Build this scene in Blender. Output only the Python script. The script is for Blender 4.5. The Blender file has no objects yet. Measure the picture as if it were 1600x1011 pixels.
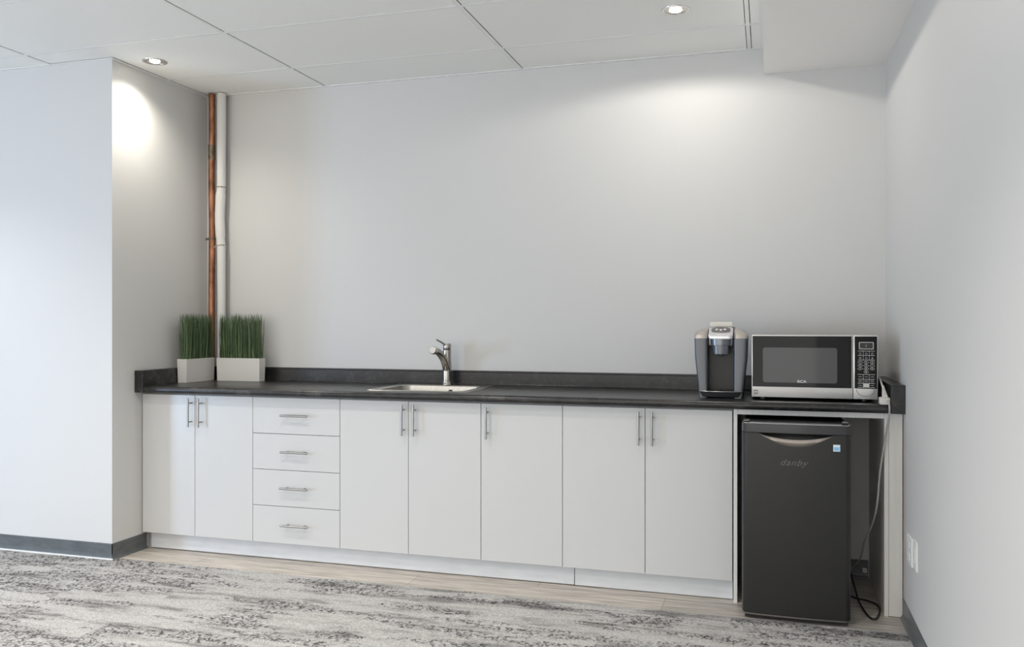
import bpy, bmesh, math, random
from mathutils import Vector, Matrix
random.seed(7)
S = bpy.context.scene
COL = S.collection
R = math.radians

# ---------------------------------------------------------------- camera
cam_d = bpy.data.cameras.new('camera')
cam_d.sensor_width = 36.0
cam_d.lens = 1338.7 / 1600 * 36
cam_d.shift_y = (503.6 - 505.5) / 1600
cam_d.clip_start = 0.05
cam = bpy.data.objects.new('camera', cam_d)
cam.location = (3.350, -4.581, 1.2674)
cam.rotation_euler = (R(90), 0, R(16.61))
COL.objects.link(cam)
S.camera = cam

# ---------------------------------------------------------------- world, exposure, large lights
S.view_settings.view_transform = 'Standard'
S.view_settings.look = 'None'
S.view_settings.gamma = 1.0
S.view_settings.use_curve_mapping = False
S.view_settings.exposure = 0.69
w = bpy.data.worlds.new('world')
S.world = w
w.use_nodes = True
w.node_tree.nodes['Background'].inputs[0].default_value = (1.0, 0.98, 0.95, 1)
w.node_tree.nodes['Background'].inputs[1].default_value = 1.42

def area(name, loc, target, sx, sy, power, color):
    l = bpy.data.lights.new(name, 'AREA')
    l.shape = 'RECTANGLE'; l.size = sx; l.size_y = sy
    l.energy = power; l.color = color
    o = bpy.data.objects.new(name, l)
    o.location = loc
    o.rotation_euler = (Vector(target) - Vector(loc)).to_track_quat('-Z', 'Y').to_euler()
    COL.objects.link(o)
    return o
# daylight entering by the tall window in the far left wall
area('window_daylight', (-3.50, -4.60, 0.86), (-2.0, -3.10, 0.84), 0.8, 1.55, 54, (0.42, 0.65, 1.0))

# ---------------------------------------------------------------- dimensions
XR = 3.908; ZC = 2.671; YL = -0.812
YD = -0.585; CT = 0.915; CB = 0.8795

# ---------------------------------------------------------------- materials
def mat(name, color=(0.8, 0.8, 0.8), rough=0.5, metal=0.0, emit=None, es=0.0, spec=0.5, bump=None, vary=None, coat=0):
    m = bpy.data.materials.new(name); m.use_nodes = True
    nt = m.node_tree; b = nt.nodes['Principled BSDF']
    b.inputs['Base Color'].default_value = (*color, 1)
    b.inputs['Roughness'].default_value = rough
    b.inputs['Metallic'].default_value = metal
    b.inputs['Specular IOR Level'].default_value = spec
    b.inputs['Coat Weight'].default_value = coat
    b.inputs['Coat Roughness'].default_value = 0.05
    if emit:
        b.inputs['Emission Color'].default_value = (*emit, 1)
        b.inputs['Emission Strength'].default_value = es
    tc = nt.nodes.new('ShaderNodeTexCoord')
    if vary:      # (scale, amount, stretch)
        sc, am, st = vary
        mp = nt.nodes.new('ShaderNodeMapping'); mp.inputs['Scale'].default_value = st
        nz = nt.nodes.new('ShaderNodeTexNoise'); nz.inputs['Scale'].default_value = sc; nz.inputs['Detail'].default_value = 5
        nt.links.new(tc.outputs['Object'], mp.inputs['Vector']); nt.links.new(mp.outputs[0], nz.inputs['Vector'])
        rp = nt.nodes.new('ShaderNodeValToRGB')
        rp.color_ramp.elements[0].position = 0.3; rp.color_ramp.elements[1].position = 0.7
        rp.color_ramp.elements[0].color = (*[c * (1 - am) for c in color], 1)
        rp.color_ramp.elements[1].color = (*[min(1, c * (1 + am)) for c in color], 1)
        nt.links.new(nz.outputs[0], rp.inputs[0]); nt.links.new(rp.outputs[0], b.inputs['Base Color'])
    if bump:      # (scale, strength, distance)
        nz2 = nt.nodes.new('ShaderNodeTexNoise'); nz2.inputs['Scale'].default_value = bump[0]; nz2.inputs['Detail'].default_value = 3
        bp = nt.nodes.new('ShaderNodeBump'); bp.inputs['Strength'].default_value = bump[1]; bp.inputs['Distance'].default_value = bump[2]
        nt.links.new(tc.outputs['Object'], nz2.inputs['Vector'])
        nt.links.new(nz2.outputs[0], bp.inputs['Height']); nt.links.new(bp.outputs[0], b.inputs['Normal'])
    return m

M = {}
M['wall'] = mat('wall_paint', (0.630, 0.625, 0.61), 0.55, bump=(220, 0.08, 0.002))
M['bulkhead'] = mat('bulkhead_paint', (0.90, 0.885, 0.86), 0.32, bump=(120, 0.04, 0.002))
M['tile'] = mat('ceiling_tile', (0.90, 0.90, 0.87), 0.85, bump=(420, 0.35, 0.002), vary=(260, 0.04, (1, 1, 1)))
M['tbar'] = mat('ceiling_bar', (0.85, 0.85, 0.83), 0.4)
M['void'] = mat('plenum_dark', (0.03, 0.03, 0.03), 0.9)
M['baseboard'] = mat('vinyl_baseboard', (0.105, 0.115, 0.118), 0.35, vary=(14, 0.18, (1, 1, 3)))
M['door'] = mat('white_melamine', (0.60, 0.60, 0.59), 0.28, spec=0.4, bump=(160, 0.03, 0.001))
M['carcass'] = mat('carcass_melamine', (0.42, 0.42, 0.41), 0.5)
M['kick'] = mat('kick_white', (0.64, 0.65, 0.66), 0.35, vary=(9, 0.05, (1, 1, 4)))
M['edge'] = mat('panel_white', (0.72, 0.71, 0.68), 0.4, vary=(6, 0.04, (14, 14, 0.6)))
M['steel'] = mat('brushed_nickel', (0.42, 0.41, 0.39), 0.3, 1.0)
M['sink'] = mat('stainless', (0.50, 0.48, 0.44), 0.27, 1.0, vary=(60, 0.08, (1, 8, 1)))
M['chrome'] = mat('faucet_nickel', (0.42, 0.395, 0.365), 0.2, 1.0)
M['dark'] = mat('dark_plastic', (0.015, 0.015, 0.015), 0.4)
M['drain'] = mat('drain_dark', (0.05, 0.05, 0.05), 0.4, 0.6)
M['copper'] = mat('copper', (0.36, 0.165, 0.095), 0.42, 0.8, vary=(22, 0.50, (1, 1, 0.5)))
M['solder'] = mat('solder_band', (0.20, 0.15, 0.10), 0.45, 0.7, vary=(40, 0.4, (1, 1, 1)))
M['insul'] = mat('pipe_wrap', (0.72, 0.71, 0.68), 0.7, bump=(60, 0.2, 0.003))
M['fray'] = mat('pipe_wrap_edge', (0.50, 0.46, 0.36), 0.9, vary=(160, 0.4, (1, 1, 1)))
M['pot'] = mat('planter_white', (0.70, 0.685, 0.65), 0.45)
M['soil'] = mat('foam', (0.05, 0.08, 0.04), 0.9)
M['fr_door'] = mat('fridge_door', (0.021, 0.0205, 0.0195), 0.33, 0.2, bump=(900, 0.12, 0.0005))
M['fr_body'] = mat('fridge_body', (0.012, 0.012, 0.012), 0.45, bump=(500, 0.1, 0.001))
M['gloss'] = mat('gloss_black', (0.035, 0.035, 0.037), 0.12)
M['lip'] = mat('handle_bronze', (0.30, 0.27, 0.24), 0.35, 0.9)
M['badge'] = mat('badge_grey', (0.16, 0.155, 0.15), 0.3, 0.9)
M['stick'] = mat('sticker_white', (0.72, 0.80, 0.88), 0.5)
M['stickb'] = mat('sticker_blue', (0.25, 0.52, 0.78), 0.5)
M['silver'] = mat('silver_trim', (0.62, 0.61, 0.59), 0.26, 1.0)
M['mwsilver'] = mat('microwave_silver', (0.80, 0.79, 0.77), 0.25, 0.55)
M['silverp'] = mat('silver_paint', (0.58, 0.57, 0.55), 0.35, 0.5)
M['mwglass'] = mat('black_glass', (0.006, 0.006, 0.007), 0.04, spec=0.22)
M['mwwin'] = mat('window_mesh_glass', (0.085, 0.087, 0.085), 0.06, spec=0.3)
M['mwcase'] = mat('microwave_case', (0.45, 0.45, 0.44), 0.4, 0.4)
M['print'] = mat('white_print', (0.62, 0.62, 0.60), 0.5)
M['printd'] = mat('dim_print', (0.30, 0.30, 0.29), 0.5)
M['lcd'] = mat('lcd_dark', (0.02, 0.024, 0.02), 0.2)
M['kside'] = mat('slate_metallic', (0.135, 0.14, 0.15), 0.35, 0.6)
M['kcap'] = mat('warm_silver', (0.56, 0.52, 0.48), 0.28, 0.9)
M['khead'] = mat('brew_head_grey', (0.17, 0.18, 0.195), 0.25, 0.7)
M['kring'] = mat('bright_silver', (0.74, 0.74, 0.75), 0.25, 0.6)
M['kpanel'] = mat('button_panel', (0.16, 0.15, 0.145), 0.4)
M['cream'] = mat('cream_card', (0.80, 0.76, 0.68), 0.6)
M['cord'] = mat('white_cord', (0.62, 0.59, 0.55), 0.5)
M['cordg'] = mat('grey_cord', (0.40, 0.385, 0.365), 0.5)
M['bcord'] = mat('black_cord', (0.01, 0.01, 0.01), 0.4)
M['plate'] = mat('outlet_white', (0.78, 0.78, 0.75), 0.4)
M['bulb'] = mat('bulb_glow', (1, 1, 1), 0.4, emit=(1.0, 0.95, 0.86), es=30)

def laminate():
    m = mat('dark_laminate', (0.03, 0.03, 0.03), 0.3, spec=0.5)
    nt = m.node_tree; b = nt.nodes['Principled BSDF']; N = nt.nodes; L = nt.links
    tc = N.new('ShaderNodeTexCoord')
    mp = N.new('ShaderNodeMapping'); mp.inputs['Scale'].default_value = (1, 1.6, 1.6)
    L.new(tc.outputs['Object'], mp.inputs[0])
    a = N.new('ShaderNodeTexNoise'); a.inputs['Scale'].default_value = 11; a.inputs['Detail'].default_value = 8; a.inputs['Roughness'].default_value = 0.65; a.inputs['Distortion'].default_value = 1.2
    c = N.new('ShaderNodeTexNoise'); c.inputs['Scale'].default_value = 95; c.inputs['Detail'].default_value = 4
    L.new(mp.outputs[0], a.inputs['Vector']); L.new(mp.outputs[0], c.inputs['Vector'])
    r1 = N.new('ShaderNodeValToRGB')
    e = r1.color_ramp.elements
    e[0].position = 0.36; e[0].color = (0.010, 0.010, 0.011, 1)
    e[1].position = 0.76; e[1].color = (0.082, 0.077, 0.072, 1)
    x = e.new(0.56); x.color = (0.022, 0.0215, 0.022, 1)
    L.new(a.outputs[0], r1.inputs[0])
    r2 = N.new('ShaderNodeValToRGB'); r2.color_ramp.elements[0].position = 0.35; r2.color_ramp.elements[1].position = 0.75
    r2.color_ramp.elements[0].color = (0.7, 0.7, 0.7, 1); r2.color_ramp.elements[1].color = (1.6, 1.55, 1.5, 1)
    L.new(c.outputs[0], r2.inputs[0])
    mx = N.new('ShaderNodeMix'); mx.data_type = 'RGBA'; mx.blend_type = 'MULTIPLY'; mx.inputs[0].default_value = 1
    L.new(r1.outputs[0], mx.inputs[6]); L.new(r2.outputs[0], mx.inputs[7]); L.new(mx.outputs[2], b.inputs['Base Color'])
    mr = N.new('ShaderNodeMapRange'); mr.inputs[3].default_value = 0.24; mr.inputs[4].default_value = 0.36
    L.new(a.outputs[0], mr.inputs[0]); L.new(mr.outputs[0], b.inputs['Roughness'])
    return m
M['lam'] = laminate()

def vinyl():
    m = mat('vinyl_plank', (0.5, 0.45, 0.4), 0.35)
    nt = m.node_tree; b = nt.nodes['Principled BSDF']; N = nt.nodes; L = nt.links
    tc = N.new('ShaderNodeTexCoord')
    mp = N.new('ShaderNodeMapping'); mp.inputs['Scale'].default_value = (1.2, 16, 1)
    L.new(tc.outputs['Object'], mp.inputs[0])
    a = N.new('ShaderNodeTexNoise'); a.inputs['Scale'].default_value = 3.2; a.inputs['Detail'].default_value = 9; a.inputs['Roughness'].default_value = 0.6
    L.new(mp.outputs[0], a.inputs['Vector'])
    r = N.new('ShaderNodeValToRGB'); e = r.color_ramp.elements
    e[0].position = 0.32; e[0].color = (0.31, 0.28, 0.245, 1)
    e[1].position = 0.66; e[1].color = (0.66, 0.605, 0.53, 1)
    L.new(a.outputs[0], r.inputs[0])
    bk = N.new('ShaderNodeTexBrick'); bk.inputs['Scale'].default_value = 1
    bk.inputs['Brick Width'].default_value = 1.22; bk.inputs['Row Height'].default_value = 0.178
    bk.inputs['Mortar Size'].default_value = 0.0012; bk.inputs['Mortar Smooth'].default_value = 0.2
    bk.inputs['Color1'].default_value = (0.82, 0.82, 0.83, 1); bk.inputs['Color2'].default_value = (1.12, 1.1, 1.08, 1)
    bk.inputs['Mortar'].default_value = (0.30, 0.27, 0.25, 1)
    mp2 = N.new('ShaderNodeMapping'); mp2.inputs['Location'].default_value = (0.15, 0.075, 0)
    L.new(tc.outputs['Object'], mp2.inputs[0]); L.new(mp2.outputs[0], bk.inputs['Vector'])
    mx = N.new('ShaderNodeMix'); mx.data_type = 'RGBA'; mx.blend_type = 'MULTIPLY'; mx.inputs[0].default_value = 1
    L.new(r.outputs[0], mx.inputs[6]); L.new(bk.outputs[0], mx.inputs[7]); L.new(mx.outputs[2], b.inputs['Base Color'])
    return m
M['vinyl'] = vinyl()

def carpet():
    m = mat('carpet', (0.4, 0.4, 0.4), 0.95, spec=0.1)
    nt = m.node_tree; b = nt.nodes['Principled BSDF']; N = nt.nodes; L = nt.links
    def math_(op, a, c=None, v=None):
        n = N.new('ShaderNodeMath'); n.operation = op
        L.new(a, n.inputs[0])
        if c is not None: L.new(c, n.inputs[1])
        if v is not None: n.inputs[1].default_value = v
        return n.outputs[0]
    def mrange(a, f0, f1, t0, t1):
        n = N.new('ShaderNodeMapRange'); n.inputs[1].default_value = f0; n.inputs[2].default_value = f1
        n.inputs[3].default_value = t0; n.inputs[4].default_value = t1
        L.new(a, n.inputs[0]); return n.outputs[0]
    def noise(scale, stretch, detail=3, loc=(0, 0, 0), rough=0.5, dist=0, src=None):
        mp = N.new('ShaderNodeMapping'); mp.inputs['Scale'].default_value = stretch; mp.inputs['Location'].default_value = loc
        L.new(src if src is not None else tc.outputs['Object'], mp.inputs[0])
        n = N.new('ShaderNodeTexNoise'); n.inputs['Scale'].default_value = scale; n.inputs['Detail'].default_value = detail
        n.inputs['Roughness'].default_value = rough; n.inputs['Distortion'].default_value = dist
        L.new(mp.outputs[0], n.inputs['Vector']); return n.outputs[0]
    tc = N.new('ShaderNodeTexCoord')
    # carpet planks, each with its own offset
    bk = N.new('ShaderNodeTexBrick'); bk.inputs['Scale'].default_value = 1
    bk.inputs['Brick Width'].default_value = 1.0; bk.inputs['Row Height'].default_value = 0.25
    bk.inputs['Mortar Size'].default_value = 0.0; bk.inputs['Color1'].default_value = (0, 0, 0, 1); bk.inputs['Color2'].default_value = (1, 1, 1, 1)
    mpb = N.new('ShaderNodeMapping'); mpb.inputs['Location'].default_value = (0.3, 0.04, 0)
    L.new(tc.outputs['Object'], mpb.inputs[0]); L.new(mpb.outputs[0], bk.inputs['Vector'])
    tile = N.new('ShaderNodeRGBToBW'); L.new(bk.outputs[0], tile.inputs[0])
    sxyz = N.new('ShaderNodeSeparateXYZ'); L.new(tc.outputs['Object'], sxyz.inputs[0])
    cxyz = N.new('ShaderNodeCombineXYZ'); L.new(sxyz.outputs[0], cxyz.inputs[0]); L.new(sxyz.outputs[1], cxyz.inputs[1])
    L.new(math_('MULTIPLY', tile.outputs[0], v=0.35), cxyz.inputs[2])
    pk = cxyz.outputs[0]
    # long soft streaks
    streak = noise(2.3, (1.0, 5.5, 1), 6, (3.1, 0.4, 0), 0.68, 0.0, pk)
    # crackle
    vo = N.new('ShaderNodeTexVoronoi'); vo.feature = 'DISTANCE_TO_EDGE'; vo.inputs['Scale'].default_value = 56
    mpv = N.new('ShaderNodeMapping'); mpv.inputs['Scale'].default_value = (0.8, 1.1, 1)
    wob = N.new('ShaderNodeTexNoise'); wob.inputs['Scale'].default_value = 60
    L.new(tc.outputs['Object'], wob.inputs['Vector'])
    va = N.new('ShaderNodeVectorMath'); va.operation = 'MULTIPLY_ADD'; va.inputs[1].default_value = (0.02, 0.02, 0)
    L.new(wob.outputs[1], va.inputs[0]); L.new(tc.outputs['Object'], va.inputs[2])
    L.new(va.outputs[0], mpv.inputs[0]); L.new(mpv.outputs[0], vo.inputs['Vector'])
    crack = mrange(vo.outputs['Distance'], 0.04, 0.18, 1, 0)
    patch = noise(2.2, (0.9, 4.6, 1), 4, (7.7, 2.1, 0), 0.6, 0.0, pk)
    patch2 = math_('ADD', patch, mrange(tile.outputs[0], 0, 1, -0.06, 0.06))
    pm = mrange(patch2, 0.47, 0.54, 0, 1)
    brk = mrange(noise(34, (1, 1, 1), 2, (1, 1, 1)), 0.36, 0.55, 0.0, 1)
    ck = math_('MULTIPLY', crack, math_('MULTIPLY', pm, brk))
    fine = noise(190, (1, 1, 1), 3, rough=0.7)
    mid = noise(110, (1, 1.6, 1), 3)
    base = N.new('ShaderNodeValToRGB'); e = base.color_ramp.elements
    e[0].position = 0.36; e[0].color = (0.21, 0.205, 0.20, 1)
    e[1].position = 0.53; e[1].color = (0.455, 0.445, 0.432, 1)
    x = e.new(0.45); x.color = (0.39, 0.38, 0.365, 1)
    sm = math_('ADD', streak, mrange(tile.outputs[0], 0, 1, -0.02, 0.02))
    L.new(sm, base.inputs[0])
    v1 = math_('MULTIPLY', mrange(fine, 0.32, 0.68, 0.62, 1.36), mrange(mid, 0.3, 0.7, 0.85, 1.13))
    mu = N.new('ShaderNodeVectorMath'); mu.operation = 'SCALE'
    L.new(base.outputs[0], mu.inputs[0]); L.new(v1, mu.inputs['Scale'])
    mx = N.new('ShaderNodeMix'); mx.data_type = 'RGBA'; mx.inputs[7].default_value = (0.03, 0.03, 0.032, 1)
    L.new(mrange(ck, 0, 1, 0, 0.9), mx.inputs[0]); L.new(mu.outputs[0], mx.inputs[6]); L.new(mx.outputs[2], b.inputs['Base Color'])
    h = math_('SUBTRACT', math_('MULTIPLY', fine, v=0.5), ck)
    bp = N.new('ShaderNodeBump'); bp.inputs['Strength'].default_value = 0.6; bp.inputs['Distance'].default_value = 0.004
    L.new(h, bp.inputs['Height']); L.new(bp.outputs[0], b.inputs['Normal'])
    return m
M['carpet'] = carpet()

def grassmat():
    m = mat('grass_blade', (0.05, 0.1, 0.04), 0.5)
    nt = m.node_tree; b = nt.nodes['Principled BSDF']; N = nt.nodes; L = nt.links
    g = N.new('ShaderNodeNewGeometry')
    r = N.new('ShaderNodeValToRGB'); e = r.color_ramp.elements
    e[0].position = 0; e[0].color = (0.030, 0.060, 0.024, 1)
    e[1].position = 1; e[1].color = (0.21, 0.27, 0.14, 1)
    x = e.new(0.6); x.color = (0.080, 0.140, 0.055, 1)
    L.new(g.outputs['Random Per Island'], r.inputs[0]); L.new(r.outputs[0], b.inputs['Base Color'])
    return m
M['grass'] = grassmat()

# ---------------------------------------------------------------- helpers (world coordinates in, origin handled)
def worigin(p):
    v = Vector((0, 0, 0))
    while p is not None:
        v += p.location; p = p.parent
    return v
def obj(name, bm, m, parent=None, origin=None, smooth=False, mats=None):
    bmesh.ops.recalc_face_normals(bm, faces=bm.faces[:])
    me = bpy.data.meshes.new(name)
    o = bpy.data.objects.new(name, me)
    if parent is not None:
        o.parent = parent; off = worigin(parent)
    else:
        off = Vector(origin) if origin else Vector((0, 0, 0))
        o.location = off
    bmesh.ops.translate(bm, verts=bm.verts[:], vec=-off)
    bm.to_mesh(me); bm.free()
    for k in (mats or [m]): me.materials.append(k)
    if smooth:
        for p in me.polygons: p.use_smooth = True
        try: me.set_sharp_from_angle(angle=R(35))
        except Exception: pass
    COL.objects.link(o)
    return o
def thing(name, label, cat, loc, group=None):
    o = bpy.data.objects.new(name, None); o.empty_display_size = 0.05
    o.location = loc; COL.objects.link(o)
    return tag(o, label, cat, group)
def tag(o, label, cat, group=None):
    o['label'] = label; o['category'] = cat
    if group: o['group'] = group
    return o
def struct(name, bm, m, **k):
    o = obj(name, bm, m, **k); o['kind'] = 'structure'; return o
def copy_tree(o, parent=None, loc=None):
    c = o.copy(); COL.objects.link(c)
    if parent is not None: c.parent = parent
    if loc is not None: c.location = loc
    for ch in [q for q in bpy.data.objects if q.parent == o]: copy_tree(ch, c)
    return c

def box(bm, x0, x1, y0, y1, z0, z1, bev=0.0, seg=2, mi=0):
    r = bmesh.ops.create_cube(bm, size=1)
    vs = r['verts']
    bmesh.ops.scale(bm, verts=vs, vec=(abs(x1 - x0), abs(y1 - y0), abs(z1 - z0)))
    bmesh.ops.translate(bm, verts=vs, vec=((x0 + x1) / 2, (y0 + y1) / 2, (z0 + z1) / 2))
    fs = {f for v in vs for f in v.link_faces}
    for f in fs: f.material_index = mi
    if bev:
        es = list({e for v in vs for e in v.link_edges})
        rr = bmesh.ops.bevel(bm, geom=es, offset=bev, segments=seg, affect='EDGES', profile=0.5)
        for f in rr['faces']: f.material_index = mi
    return bm
def B(*a, **k): return box(bmesh.new(), *a, **k)
def frame(d):
    d = d.normalized(); up = Vector((0, 0, 1)) if abs(d.z) < 0.95 else Vector((0, 1, 0))
    s = d.cross(up).normalized(); return s, s.cross(d).normalized()
def tube(bm, pts, rad, n=14, cap=True, mi=0):
    pts = [Vector(p) for p in pts]; rs = rad if isinstance(rad, (list, tuple)) else [rad] * len(pts)
    rings = []; s = None
    for i, p in enumerate(pts):
        d = pts[min(i + 1, len(pts) - 1)] - pts[max(i - 1, 0)]
        if s is None: s, t = frame(d)
        else:
            dn = d.normalized(); s = (s - dn * s.dot(dn)).normalized(); t = s.cross(dn)
        rings.append([bm.verts.new(p + (s * math.cos(2 * math.pi * k / n) + t * math.sin(2 * math.pi * k / n)) * rs[i]) for k in range(n)])
    for a, b in zip(rings, rings[1:]):
        for k in range(n):
            f = bm.faces.new((a[k], a[(k + 1) % n], b[(k + 1) % n], b[k])); f.material_index = mi
    if cap:
        for r_ in (rings[0], rings[-1]):
            f = bm.faces.new(r_); f.material_index = mi
    return bm
def T(*a, **k): return tube(bmesh.new(), *a, **k)
def spline(pts, n=8):
    P = [Vector(p) for p in pts]; P = [P[0] * 2 - P[1]] + P + [P[-1] * 2 - P[-2]]; out = []
    for i in range(1, len(P) - 2):
        for k in range(n):
            t = k / n; a, b, c, d = P[i - 1:i + 3]
            out.append(0.5 * ((2 * b) + (c - a) * t + (2 * a - 5 * b + 4 * c - d) * t * t + (3 * b - a - 3 * c + d) * t ** 3))
    out.append(P[-2]); return out
def lathe(bm, prof, c, n=32, mi=0):       # prof: (radius, z) ; open profile
    rings = []
    for r_, z in prof:
        rings.append([bm.verts.new((c[0] + r_ * math.cos(2 * math.pi * k / n), c[1] + r_ * math.sin(2 * math.pi * k / n), z)) for k in range(n)])
    for a, b in zip(rings, rings[1:]):
        for k in range(n):
            f = bm.faces.new((a[k], a[(k + 1) % n], b[(k + 1) % n], b[k])); f.material_index = mi
    for r_ in (rings[0], rings[-1]):
        f = bm.faces.new(r_); f.material_index = mi
    return bm
def extrude_x(bm, prof, x0, x1, mi=0):    # prof: list of (y, z), closed
    a = [bm.verts.new((x0, y, z)) for y, z in prof]; b = [bm.verts.new((x1, y, z)) for y, z in prof]
    n = len(prof)
    for i in range(n):
        f = bm.faces.new((a[i], a[(i + 1) % n], b[(i + 1) % n], b[i])); f.material_index = mi
    for r_ in (a, b): f = bm.faces.new(r_); f.material_index = mi
    return bm
def extrude_y(bm, prof, y0, y1, mi=0):    # prof: list of (x, z)
    a = [bm.verts.new((x, y0, z)) for x, z in prof]; b = [bm.verts.new((x, y1, z)) for x, z in prof]
    n = len(prof)
    for i in range(n):
        f = bm.faces.new((a[i], a[(i + 1) % n], b[(i + 1) % n], b[i])); f.material_index = mi
    for r_ in (a, b): f = bm.faces.new(r_); f.material_index = mi
    return bm
def extrude_z(bm, prof, z0, z1, mi=0):    # prof: list of (x, y)
    a = [bm.verts.new((x, y, z0)) for x, y in prof]; b = [bm.verts.new((x, y, z1)) for x, y in prof]
    n = len(prof)
    for i in range(n):
        f = bm.faces.new((a[i], a[(i + 1) % n], b[(i + 1) % n], b[i])); f.material_index = mi
    for r_ in (a, b): f = bm.faces.new(r_); f.material_index = mi
    return bm
def rrect(x0, x1, y0, y1, r, n=6):
    out = []
    for cx, cy, a0 in ((x1 - r, y1 - r, 0), (x0 + r, y1 - r, 90), (x0 + r, y0 + r, 180), (x1 - r, y0 + r, 270)):
        for k in range(n + 1):
            a = R(a0 + 90 * k / n); out.append((cx + r * math.cos(a), cy + r * math.sin(a)))
    return out
def loft(bm, rings, mi=0, cap0=False, cap1=True):
    vr = [[bm.verts.new(p) for p in r_] for r_ in rings]; n = len(vr[0])
    for a, b in zip(vr, vr[1:]):
        for k in range(n):
            f = bm.faces.new((a[k], a[(k + 1) % n], b[(k + 1) % n], b[k])); f.material_index = mi
    if cap0: bm.faces.new(vr[0]).material_index = mi
    if cap1: bm.faces.new(vr[-1]).material_index = mi
    return bm
def text_bm(s, size, depth=0.0004, shear=0.0, bold=0.0, spacing=1.0):   # lettering in the XZ plane facing -Y, left bottom at origin
    cu = bpy.data.curves.new('lettering', 'FONT'); cu.body = s; cu.size = size; cu.extrude = depth
    cu.shear = shear; cu.offset = bold; cu.space_character = spacing
    o = bpy.data.objects.new('lettering', cu); COL.objects.link(o)
    dg = bpy.context.evaluated_depsgraph_get(); dg.update()
    me = bpy.data.meshes.new_from_object(o.evaluated_get(dg))
    bm = bmesh.new(); bm.from_mesh(me)
    bpy.data.objects.remove(o); bpy.data.curves.remove(cu); bpy.data.meshes.remove(me)
    bmesh.ops.rotate(bm, verts=bm.verts[:], matrix=Matrix.Rotation(R(90), 3, 'X'))
    return bm
def merge(bm, other):
    me = bpy.data.meshes.new('merge_tmp'); other.to_mesh(me); other.free()
    bm.from_mesh(me); bpy.data.meshes.remove(me); return bm

# ================================================================ SETTING
YB = -7.5; XL = -3.7
# floor: vinyl planks along the cabinets, carpet over the rest of the room
struct('floor', B(0.0, XR, -0.79, 0.0, -0.06, 0.0), M['vinyl'])
struct('floor', B(XL, XR, YB, -0.788, -0.06, 0.003), M['carpet'])
struct('wall_back', B(-0.05, XR + 0.1, 0.0, 0.12, 0, 2.9), M['wall'])
struct('wall_left', B(XL - 0.1, 0.0, YL, 0.12, -0.0, 2.9), M['wall'])
struct('wall_right', B(XR, XR + 0.12, YB, 0.12, -0.06, 2.9), M['wall'])
# far left wall with the opening of the window the daylight comes through
bm = bmesh.new()
box(bm, XL - 0.1, XL, YB, -5.3, 0, 2.9); box(bm, XL - 0.1, XL, -4.0, YL, 0, 2.9)
box(bm, XL - 0.1, XL, -5.3, -4.0, 0, 0.04); box(bm, XL - 0.1, XL, -5.3, -4.0, 2.1, 2.9)
struct('wall_far_left', bm, M['wall'])
bm = bmesh.new()
for y in (-5.3, -4.06): box(bm, XL - 0.08, XL - 0.02, y, y + 0.06, 0.04, 2.1)
for z in (0.04, 2.04): box(bm, XL - 0.08, XL - 0.02, -5.24, -4.06, z, z + 0.06)
struct('window_1', bm, M['tbar'])

# suspended ceiling: tiles in bays, bars between them
bm = bmesh.new()
box(bm, XL, XR, YB, 0.0, 2.74, 2.80)
xs = [0.82 + 1.22 * k for k in range(-4, 4)]; ys = [-0.387 - 0.61 * k for k in range(0, 12)]
g = 0.0128
xe = [XL + 0.02] + [x for x in xs if XL + 0.1 < x < 3.3] + [3.331]
ye = [0.0] + [y for y in ys if y > YB]
bt = bmesh.new()
for i in range(len(xe) - 1):
    for j in range(len(ye) - 1):
        x0, x1 = xe[i] + g, xe[i + 1] - g
        y1, y0 = ye[j] - g, ye[j + 1] + g
        if x1 - x0 < 0.02: continue
        segs = [(x0, x1, y0, y1)]
        if y1 > YL and x0 < 0:       # in front of the projecting left wall only
            if x1 <= 0: segs = [(x0, x1, y0, min(y1, YL - 0.02))] if y0 < YL - 0.04 else []
            else:
                segs = [(0.024, x1, y0, y1)]
                if y0 < YL - 0.04: segs = [(x0, x1, y0, YL - 0.024), (0.024, x1, YL - 0.024, y1)]
        for a in segs: box(bt, a[0], a[1], a[2], a[3], 2.6735, 2.690)
ceil = struct('ceiling', bt, M['tile'])
struct('ceiling', bm, M['void'])
bm = bmesh.new()
for x in xe[1:-1]:
    box(bm, x - 0.0095, x + 0.0095, YB, (0 if x > 0 else YL), 2.6705, 2.674, bev=0.0006, seg=1)
for y in ye[1:]:
    box(bm, (0 if y > YL else XL), 3.331, y - 0.0095, y + 0.0095, 2.6712, 2.675)
struct('trim_1', bm, M['tbar'])
bm = bmesh.new()
box(bm, 0.0, 3.331, -0.019, -0.0, 2.670, 2.674)
box(bm, 0.0, 0.020, YL - 0.020, -0.019, 2.6697, 2.673)
box(bm, XL, 0.0, YL - 0.020, YL, 2.6697, 2.673)
box(bm, 3.312, 3.331, YB, -0.019, 2.6703, 2.6735)
struct('trim_2', bm, M['tbar'])
struct('ceiling', B(3.331, XR, YB, 0, 2.541, 2.80), M['bulkhead'])

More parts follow.
